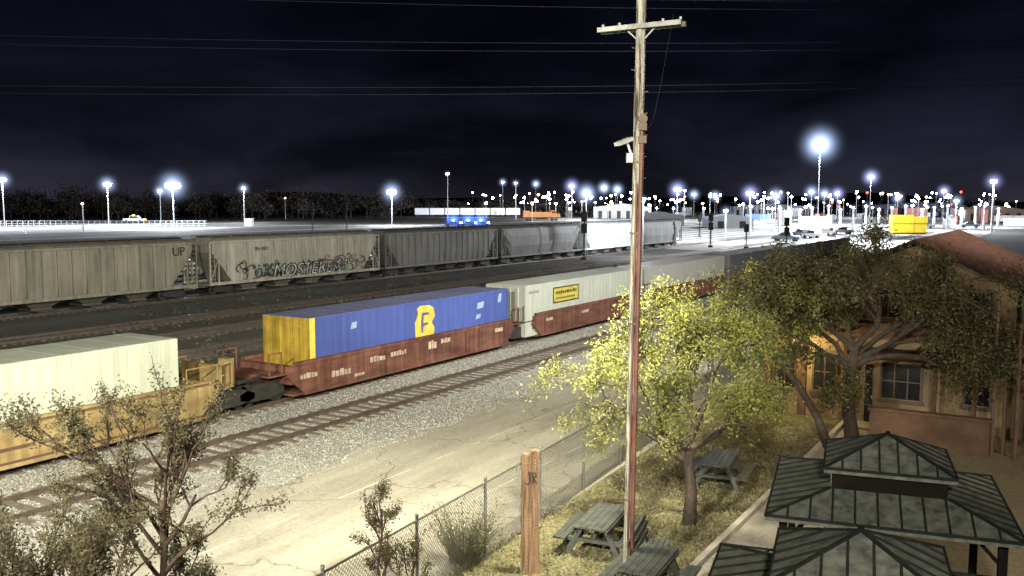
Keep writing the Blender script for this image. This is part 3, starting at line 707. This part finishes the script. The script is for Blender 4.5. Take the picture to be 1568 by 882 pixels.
tree('mesquite_tree',(29.9,6.3,0),9,[(0,0,0),(0,.35,.9),(-.1,1.0,2.0),(-.2,1.7,2.8)],.14,
  [((-.2,1.7,2.8),(-.2,.9,.9),1.6),((-.1,1.5,2.5),(-.3,.4,1.2),1.5),((-.2,1.7,2.8),(.2,.1,1.1),1.5)],
  4,.75,.03,.08,12,.045,LF1,BARK,twigleaf=.15,ldroop=.1,shrink=.72)
def bare(name,loc,seed,h,z0,dens,limb,n,dp,r0=.06,out=.8,kids=(2,4),lm=None,up=.07,extra=0):
    rnd=random.Random(seed)
    lb=[((0,0,h*(z0+(1-z0)*i/n)),(math.cos(i*2.4+seed)*out,math.sin(i*2.4+seed)*out,1.0),limb*rnd.uniform(.8,1.2)) for i in range(n)]
    for i in range(extra): lb.append(((0,0,h*rnd.uniform(.4,z0)),(math.cos(i*2.1),math.sin(i*2.1),.8),limb*.6))
    return tree(name,loc,seed,[(0,0,0),(.06,.0,h*.25),(-.05,.06,h*.55),(.0,.0,h*.8),(0,0,h)],r0,lb,dp,.55,up,0,dens,.022,lm or LF3,BARK2,twigleaf=.045,shrink=.64,kids=kids,jit=.13,minr=.004)
bare('tamarisk_tree',(7.75,10.2,0),21,3.85,.70,11,1.05,9,4,extra=5)
bare('tamarisk_tree',(6.0,9.75,0),33,3.3,.6,8,.8,8,4,extra=3)
bare('tamarisk_tree',(5.1,8.5,0),35,3.6,.8,7,.75,6,4,extra=2)
bare('tamarisk_sapling',(12.3,10.2,0),8,2.4,.35,8,.42,10,3,r0=.03,out=.4)
bare('desert_shrub',(12.9,10.0,0),14,1.0,.2,5,.5,8,3,r0=.03,out=.5)
LFB=mat('leaf_grass_green',(.08,.085,.035),.7,var=.4,scale=3,col2=(.15,.145,.07),trans=.3)
e=empty('desert_shrub',(15.9,10.9,0)); b=MB(); rnd=random.Random(3); pts=[]
for i in range(170):
    a=rnd.uniform(0,6.28); t=rnd.uniform(.1,.75); d=Vector((math.cos(a)*t,math.sin(a)*t,1)); l=rnd.uniform(.7,1.35)
    p=[Vector((0,0,0))+Vector((math.cos(a),math.sin(a),0))*rnd.uniform(0,.3)]; 
    for k in range(4): p.append(p[-1]+d*l/4+Vector((0,0,-.02*k)))
    b.tube(p,[.008,.006,.005,.004,.003],3,cap=False); 
    for q in p[1:]:
        for _ in range(5): pts.append((q.x+rnd.gauss(0,.04),q.y+rnd.gauss(0,.04),q.z+rnd.gauss(0,.06)))
b.build('stems',LFB,e,recalc=False); leafmesh('leaves',pts,.02,LFB,e,aspect=3.5)
pts=[(random.uniform(13,33),random.uniform(6.65,10.9),.02+abs(random.gauss(0,.03))) for _ in range(22000)]
leafmesh('grass_tufts',pts,.035,mat('dry_blades',(.14,.128,.06),.8,var=.5,scale=1.5,col2=(.30,.265,.15),trans=.2),None,aspect=2.5)
pts=[]
for _ in range(260):
    cx,cy=random.uniform(18,110),random.uniform(30,58)
    for _ in range(14): pts.append((cx+random.gauss(0,.25),cy+random.gauss(0,.2),.03+abs(random.gauss(0,.12))))
leafmesh('trackside_weeds',pts,.10,mat('weed_dry',(.10,.09,.05),.8,var=.4,scale=.5,trans=.2),None,aspect=2.5)

# ------------------------------------------------------------------ yard masts & lamps
WH=emis('lamp_cool_white',(.78,.87,1.0),90); WW=emis('lamp_warm',(1,.62,.28),40); BLU=emis('lamp_blue',(.12,.28,1),140); RED=emis('lamp_red',(1,.03,.02),20); VIO=emis('lamp_violet_white',(.68,.70,1.0),70)
GLOWS={WH.name:glow_mat('painted_glow_white',(.50,.64,1.0),1.1),VIO.name:glow_mat('painted_glow_violet',(.46,.50,1.0),1.1),WW.name:glow_mat('painted_glow_warm',(1,.55,.25),.6)}
def uvs(c,r,nm,m,parent):
    b=MB(); b.sphere((0,0,0),1,20); o=b.build(nm,m,parent); o.location=c; o.scale=(r,r,r); return o
def mast(k,d,h,size=.6,em=WH,power=0,col=(.84,.9,1),n=2,pr=.14,name='light_mast',glow_r=None):
    x,y=S(k*d,d); e=empty(name,(x,y,0)); b=MB()
    b.tube([(0,0,0),(0,0,h)],[pr*1.4,pr*.8],8)
    b.beam((S0*-size*1.3,C0*size*1.3,h),(S0*size*1.3,-C0*size*1.3,h),.1)
    b.build('pole',POLEGR,e); b=MB()
    if n>4:
        for i in range(n):
            a=6.283*i/n; b.sphere((math.cos(a)*size*1.0,math.sin(a)*size*1.0,h-.1),size*.8,8,.8)
    else:
        for i in range(n):
            t=(i-(n-1)/2)*size*.6; b.sphere((S0*t,-C0*t,h-.15),size*.66,8,.95)
    b.build('luminaire',em,e)
    if glow_r is None: glow_r=size*6*(d/330)**.3
    if glow_r and em.name in GLOWS: uvs((0,0,h-.15),glow_r,'painted_glow',GLOWS[em.name],e)
    if power: light('lamp_light','POINT',(0,0,h-size*1.5-.4),power,col,size=1.0,parent=e)
    return e
mast(-.554,290,15.5,1.0,power=110000,n=3); mast(-.440,333,15,1.1,power=110000,n=3)
mast(-.369,289,13.6,1.6,power=130000,n=4); mast(-.383,400,13.5,.9); mast(-.292,380,14.3,.8,power=50000)
mast(-.131,333,12.2,1.3,power=120000,n=3); mast(-.070,420,21.6,.8,em=WW,glow_r=3); mast(-.010,600,22,.8); mast(.004,450,18,.6)
mast(.026,700,23,1.0); mast(.065,500,17.5,1.3,em=VIO,power=80000); mast(.081,450,13,1.6,power=120000); mast(.100,700,20,1.4); mast(.1145,650,18,1.3)
mast(.180,450,14.9,1.4,em=VIO,power=100000,n=3); mast(.198,600,14,1.1); mast(.221,600,13,1.1)
mast(.233,189,6.5,.5,power=9000,pr=.1); mast(.259,400,12.5,1.3,em=VIO,power=90000,n=3); mast(.287,450,11.8,1.3,power=70000)
mast(.3336,330,29,1.5,power=500000,n=8,pr=.12,name='high_mast_light',glow_r=13)
mast(.390,500,22.4,1.4,em=VIO,power=100000); mast(.326,430,13.5,1.1); mast(.340,470,13,1.1); mast(.354,500,13.5,1.2,em=VIO)
mast(.420,480,11,1.0); mast(.470,480,14.5,1.1,em=VIO); mast(.484,330,9,.8,power=20000); mast(.5235,250,14,.9,em=VIO,power=30000,pr=.2)
mast(-.468,260,8,.35,em=WW,glow_r=1.5); mast(-.247,480,11,.4,em=WW,glow_r=1.5)
for i,(k,d) in enumerate([(.314,240),(.327,250),(.345,262),(.358,245),(.372,270),(.386,250),(.400,280),(.414,262),(.429,250),(.447,270),(.46,300),(.475,290),(.49,300),(.505,310),(.515,280),(.53,300),(.292,200),(.26,230)]):
    mast(k,d,6.3+(i%3)*.5,.45,em=WH if i%2 else VIO,pr=.30,n=1,power=(24000 if i%3==0 else 0),glow_r=2.2)
mast(.143,132,8.6,.35,power=7000,pr=.1,glow_r=1.5)  # made-up mast and lamp, put in to light the white hopper
rnd=random.Random(4)
for em,cnt,nm in((WH,75,'distant_lamp_field'),(VIO,60,'distant_lamp_field'),(WW,50,'distant_lamp_field'),(RED,10,'distant_signal_lamps')):
    e=empty(nm); b=MB(); b1=MB()
    for i in range(cnt):
        k=rnd.choice([rnd.uniform(0,.25),rnd.uniform(.25,.55),rnd.uniform(.25,.55),rnd.uniform(-.05,.2)]); d=rnd.uniform(380,950)
        if em==RED: k=rnd.uniform(.47,.5) if i<5 else rnd.uniform(.3,.5)
        h=rnd.uniform(5,14)*(.7+d/1400); x,y=S(k*d,d); b.sphere((x,y,h),rnd.uniform(.35,.75)*d/600+.12,6); b1.tube([(x,y,0),(x,y,h-.3)],.08,4)
    b.build('lamps',em,e); b1.build('poles',POLEGR,e)

# ------------------------------------------------------------------ signals / dark masts
def signal(k,d,h,heads=1):
    x,y=S(k*d,d); e=empty('railway_signal',(x,y,0),math.radians(200)); b=MB()
    b.cyl((0,0,0),(0,0,h),.11,8); b.box(-.5,.5,-.4,.4,0,.35)
    for i in range(heads):
        z=h-.2-i*1.6; b.box(.1,.3,-.42,.42,z-1.1,z+.3)
        for q in range(2): b.cyl((.3,0,z-.1-q*.5),(.55,0,z-.1-q*.5),.17,10)
    b.tube([(-.5,-.3,0),(-.25,-.1,h*.9)],.03,4); b.tube([(-.5,.3,0),(-.25,.1,h*.9)],.03,4)
    b.build('mast_and_heads',DARK,e)
for k,d,h,n in((-.218,250,8.2,2),(-.181,250,8.2,2),(.079,128,6.6,2),(.217,165,6.0,2),(.256,160,4.2,1),(.30,150,5.5,2),(.205,215,5,1)): signal(k,d,h,n)

# ------------------------------------------------------------------ far structures
def at(name,k,d,rz=0): x,y=S(k*d,d); return empty(name,(x,y,0),rz)
TRW=mat('trailer_white',(.62,.62,.64),.5,var=.1)
for i in range(7):
    d=560; k=-.098+i*.0165; e=at('semi_trailer',k,d,YAW-math.pi/2); b=MB()
    b.box(-4.3,4.3,-1.3,1.3,1.2,5.2); b.box(-4.2,4.2,-1.34,-1.3,1.2,1.35); b.build('box_body',TRW,e)
    b=MB()
    for x in(-3.2,-2.1,3.2): 
        b.cyl((x,-1.25,.5),(x,-.9,.5),.5,12); b.cyl((x,.9,.5),(x,1.25,.5),.5,12)
    b.box(-4,4,-.9,.9,.95,1.2); b.build('running_gear',DARK,e)
light('yard_flood_light','SPOT',S(-20,500)+(14,),170000,(.9,.9,1),.5,target=S(-30,562)+(2,),angle=110)
e=at('diesel_locomotive',.0325,430,math.radians(35)-math.pi/2+.1); b=MB()
b.box(-9,4,-1.1,1.1,1.6,4.0); b.box(4,6.6,-1.5,1.5,1.6,4.7); b.box(6.6,8.6,-1.0,1.0,1.6,3.2); b.box(-9,-6,-1.5,1.5,3.2,4.6); b.build('hood_and_cab',mat('loco_orange',(.5,.2,.05),.5),e)
b=MB(); b.box(-9.6,9.4,-1.55,1.55,1.2,1.6); b.box(4.3,6.3,-1.53,-1.5,3.5,4.3); b.box(-2.5,2.5,-1.2,1.2,.5,1.2)
for x in(-7,-5.2,5,6.8): b.cyl((x,-.9,.5),(x,.9,.5),.5,12)
b.build('frame_and_trucks',DARK,e)
light('yard_flood_light','SPOT',S(10,395)+(12,),35000,(1,.9,.8),.5,target=S(14,430)+(2,),angle=110)
def truck(k,d,col,rz,amber=False,name='pickup_truck',bl=False,s=1.0):
    e=at(name,k,d,rz); e.scale=(s,s,s); m=mat(name+'_paint'+str(col[0]),col,.4,var=.05); b=MB()
    b.prismY([(-2.8,.5),(2.8,.5),(2.85,1.1),(1.6,1.25),(.9,1.95),(-.9,1.95),(-1.1,1.25),(-2.8,1.2)],-.95,.95); b.build('body',m,e)
    b=MB(); b.prismY([(1.45,1.27),(.88,1.85),(-.8,1.85),(-.95,1.27)],-.97,.97)
    for x in(-1.8,1.9):
        for y in(-.98,.75): b.cyl((x,y,.42),(x,y+.24,.42),.42,14)
    b.box(2.8,2.9,-.9,.9,.5,.75); b.build('windows_and_wheels',DARK,e)
    if bl:
        b=MB(); b.box(-.3,.3,-.85,.85,1.97,2.4); b.sphere((2.6,0,1.3),.4,6); b.build('blue_light_bar',BLU,e); uvs((0,0,2.2),5.5,'painted_glow',glow_mat('painted_glow_blue',(.06,.2,1),3.0),e)
        light('blue_beacon','POINT',(0,0,3.2),9000,(.05,.15,1),.3,parent=e)
    if amber:
        b=MB(); b.box(-.4,0,-.3,.3,1.97,2.2); b.box(2.86,2.92,-.8,.8,.8,1.0); b.build('amber_beacon',emis('amber',(1,.5,.08),14),e)
truck(-.412,379,(.7,.7,.68),YAW-math.pi/2,amber=True,s=1.5)
truck(-.064,314,(.1,.1,.12),YAW-math.pi/2,bl=True,name='police_car'); truck(-.048,312,(.1,.1,.12),YAW-math.pi/2+.1,bl=True,name='police_car'); truck(-.034,314,(.1,.1,.12),YAW-math.pi/2,bl=True,name='police_car')
for k,d in((.318,215),(.33,205),(.345,225),(.36,235),(.30,190),(.40,230),(.45,290),(.5,300)): truck(k,d,random.choice([(.6,.6,.6),(.3,.05,.04),(.08,.09,.1)]),random.uniform(0,3),name='parked_car')
e=at('container_stack',.432,240,YAW-math.pi/2); b=MB()
b.box(-4.4,1.0,-1.3,1.3,.3,4.9)
for i in range(16): b.box(-4.3+i*.34,-4.16+i*.34,-1.36,-1.3,.5,4.7)
b.build('yellow_box',mat('crane_yellow',(.75,.6,.04),.5),e)
b=MB(); b.box(1.3,4.4,-1.3,1.3,.3,4.5); b.box(1.2,4.5,-1.36,-1.3,2.3,2.45); b.build('yellow_box_rear',mat('crane_yellow',(.7,.5,.04)),e)
b=MB(); b.box(-4.5,4.5,-1.2,1.2,0,.3); b.box(-4.5,4.5,-1.38,-1.36,2.55,2.7); b.build('base_frame',DARK,e)
light('pad_fill_light','SPOT',S(96,222)+(11,),26000,(1,.98,.9),.4,target=S(104,240)+(2,),angle=100)
cols=[(.55,.56,.58),(.12,.2,.5),(.4,.12,.08),(.6,.6,.6),(.25,.26,.28)]
for i in range(34):
    k=random.uniform(.14,.56); d=random.uniform(300,620); x,y=S(k*d,d); e=empty('stacked_container',(x,y,0),random.choice([0,.05,math.pi/2])); b=MB(); st=random.choice([1,1,2])
    for q in range(st):
        b.box(-6,6,-1.25,1.25,.15+q*2.7,2.75+q*2.7)
        for j in range(20): b.box(-5.9+j*.6,-5.7+j*.6,-1.3,-1.25,.3+q*2.7,2.6+q*2.7)
    b.build('boxes',mat('stack_paint_%d'%(i%5),cols[i%5],.5),e)
for k,d,w_,h,c in((.160,330,16,5,(.3,.3,.3)),(.235,300,14,4.5,(.4,.4,.42)),(.12,500,30,8,(.35,.33,.3)),(.05,800,60,9,(.3,.3,.3)),(.28,620,50,8,(.3,.3,.32)),(.44,700,70,9,(.25,.25,.28)),(.52,420,26,7,(.3,.2,.15))):
    e=at('yard_building',k,d,YAW-math.pi/2); b=MB(); b.prismY([(-w_/2,0),(w_/2,0),(w_/2,h*.75),(0,h),(-w_/2,h*.75)],-6,6); b.build('shell',mat('shed_%d'%int(w_),c,.7),e)
    b=MB(); n=int(w_/5)
    for i in range(n): x=-w_/2+(i+.5)*w_/n; b.box(x-1,x+1,-6.06,-6,0,h*.5)
    b.build('doors',DARK,e)
e=at('control_box',-.287,320,YAW); b=MB(); b.box(-1.5,1.5,-1.2,1.2,0,2.6); b.box(-1.7,1.7,-1.4,1.4,2.6,2.75); b.box(-.5,.5,-1.23,-1.2,.2,2.1); b.build('cabinet',mat('cabinet_grey',(.45,.45,.45),.6),e)
e=at('yard_fence',-.48,300,YAW-math.pi/2); b=MB()
for i in range(50): b.box(-45+i*1.8,-44.9+i*1.8,0-.05,.05,0,2.3)
for z in(.7,1.4,2.2): b.box(-45,44,-.03,.03,z,z+.07)
b.build('posts_and_rails',mat('fence_grey',(.35,.35,.35)),e)
def treerow(k0,k1,d0,d1,h0,h1,n,lm):
    e=empty('distant_tree_row'); pts=[]; b=MB(); r=random.Random(int(d0))
    for i in range(n):
        k=r.uniform(k0,k1); d=r.uniform(d0,d1); x,y=S(k*d,d); h=r.uniform(h0,h1); b.tube([(x,y,0),(x,y,h*.7)],[.3,.1],5)
        for j in range(5):
            cx,cy,cz=x+r.gauss(0,h*.2),y+r.gauss(0,h*.2),h*r.uniform(.4,.85); rr=h*r.uniform(.14,.24)
            for _ in range(60): pts.append((cx+r.gauss(0,rr),cy+r.gauss(0,rr),max(.2,cz+r.gauss(0,rr*.7))))
    b.build('trunks',BARK,e,recalc=False); leafmesh('foliage',pts,1.0,lm,e,aspect=1.5)
LFD=mat('leaf_distant',(.05,.04,.03),.8,var=.4,scale=.05,trans=.2)
treerow(-.62,-.12,470,560,8,16,120,LFD); treerow(-.15,.1,600,700,7,12,50,LFD); treerow(.1,.6,900,1100,7,13,60,LFD)
b=MB(); top=[];bot=[]
for i in range(60):
    k=-.9+1.8*i/59; d=3000; x,y=S(k*d,d); hh=26+14*math.sin(i*.35)+8*math.sin(i*.9+1); top.append((x,y,hh)); bot.append((x*.93,y*.93,0))
b.add(bot+top,[(i,i+1,i+61,i+60) for i in range(59)]); b.build('hills',mat('hill_dark',(.03,.027,.03),.9))

e=empty('overhead_wires'); b=MB()
def catenary(p0,p1,sag,r):
    b.tube([Vector(p0).lerp(Vector(p1),t)-Vector((0,0,sag*4*t*(1-t))) for t in[i/24 for i in range(25)]],r,4,cap=False)
for zl,zr in((25.6,28.5),(24.9,27.7),(21.3,25.0),(20.6,24.3),(17.2,21.5),(16.6,20.9)):
    a=S(-70,70); c=S(75,95); catenary((a[0],a[1],zl),(c[0],c[1],zr),1.2,.022)
q=Vector((16.75,7.42,11.4))+ad_*.8; catenary(q,q+Vector((60,26,3.5)),1.0,.006)
b.build('cables',mat('cable',(.024,.024,.03),.7),e)

# ------------------------------------------------------------------ lighting (lamps of the site, plus added fill spots)
warm=(1.0,.93,.70)
pl=Vector((16.75,7.42,0))+lp-rt*.25+Vector((0,0.35,-.1))
light('pole_flood_light','SPOT',pl,16500,warm,.25,target=(22.0,18,0),angle=140,blend=.9)
light('roof_flood_light','SPOT',(-4,-3,12.5),24000,(1,.94,.76),.4,target=(16,15,0),angle=95,blend=.8)
light('roof_flood_light','SPOT',(-6,8,13),70000,(1,.96,.82),.4,target=(30,26,1),angle=80,blend=.9)
light('yard_flood_light','SPOT',(40,-10,22),115000,(1,.98,.90),.6,target=(66,60,2),angle=90,blend=.7)
light('lantern_light','POINT',(33.3,8.15,2.6),260,(1,.74,.3),.1)
light('courtyard_light','SPOT',(20,-7,9),4500,(1,.84,.62),.3,target=(30,5,1),angle=100,blend=.7)
light('pad_fill_light','SPOT',(190,20,16),300000,(.92,.95,1),.6,target=(185,50,0),angle=140,blend=.5)  # added spot without a fixture, brightens the concrete pad
light('hopper_fill_light','SPOT',(118,46,10),6500,(.85,.93,1),.4,target=(131,61,3),angle=60,blend=.5)  # extra fill with no lamp body, added for the white hopper

# ------------------------------------------------------------------ camera
cd=bpy.data.cameras.new('camera'); cam=bpy.data.objects.new('camera',cd); COL.objects.link(cam); scene.camera=cam
cam.location=(0,0,7.8); cd.sensor_width=36; cd.lens=36*1400/1568; cd.clip_end=9000; cd.clip_start=.1
cam.rotation_euler=(math.radians(90-5.26),0,math.radians(31.33-90))
scene.view_settings.view_transform='Standard'; scene.view_settings.look='None'; scene.view_settings.exposure=0
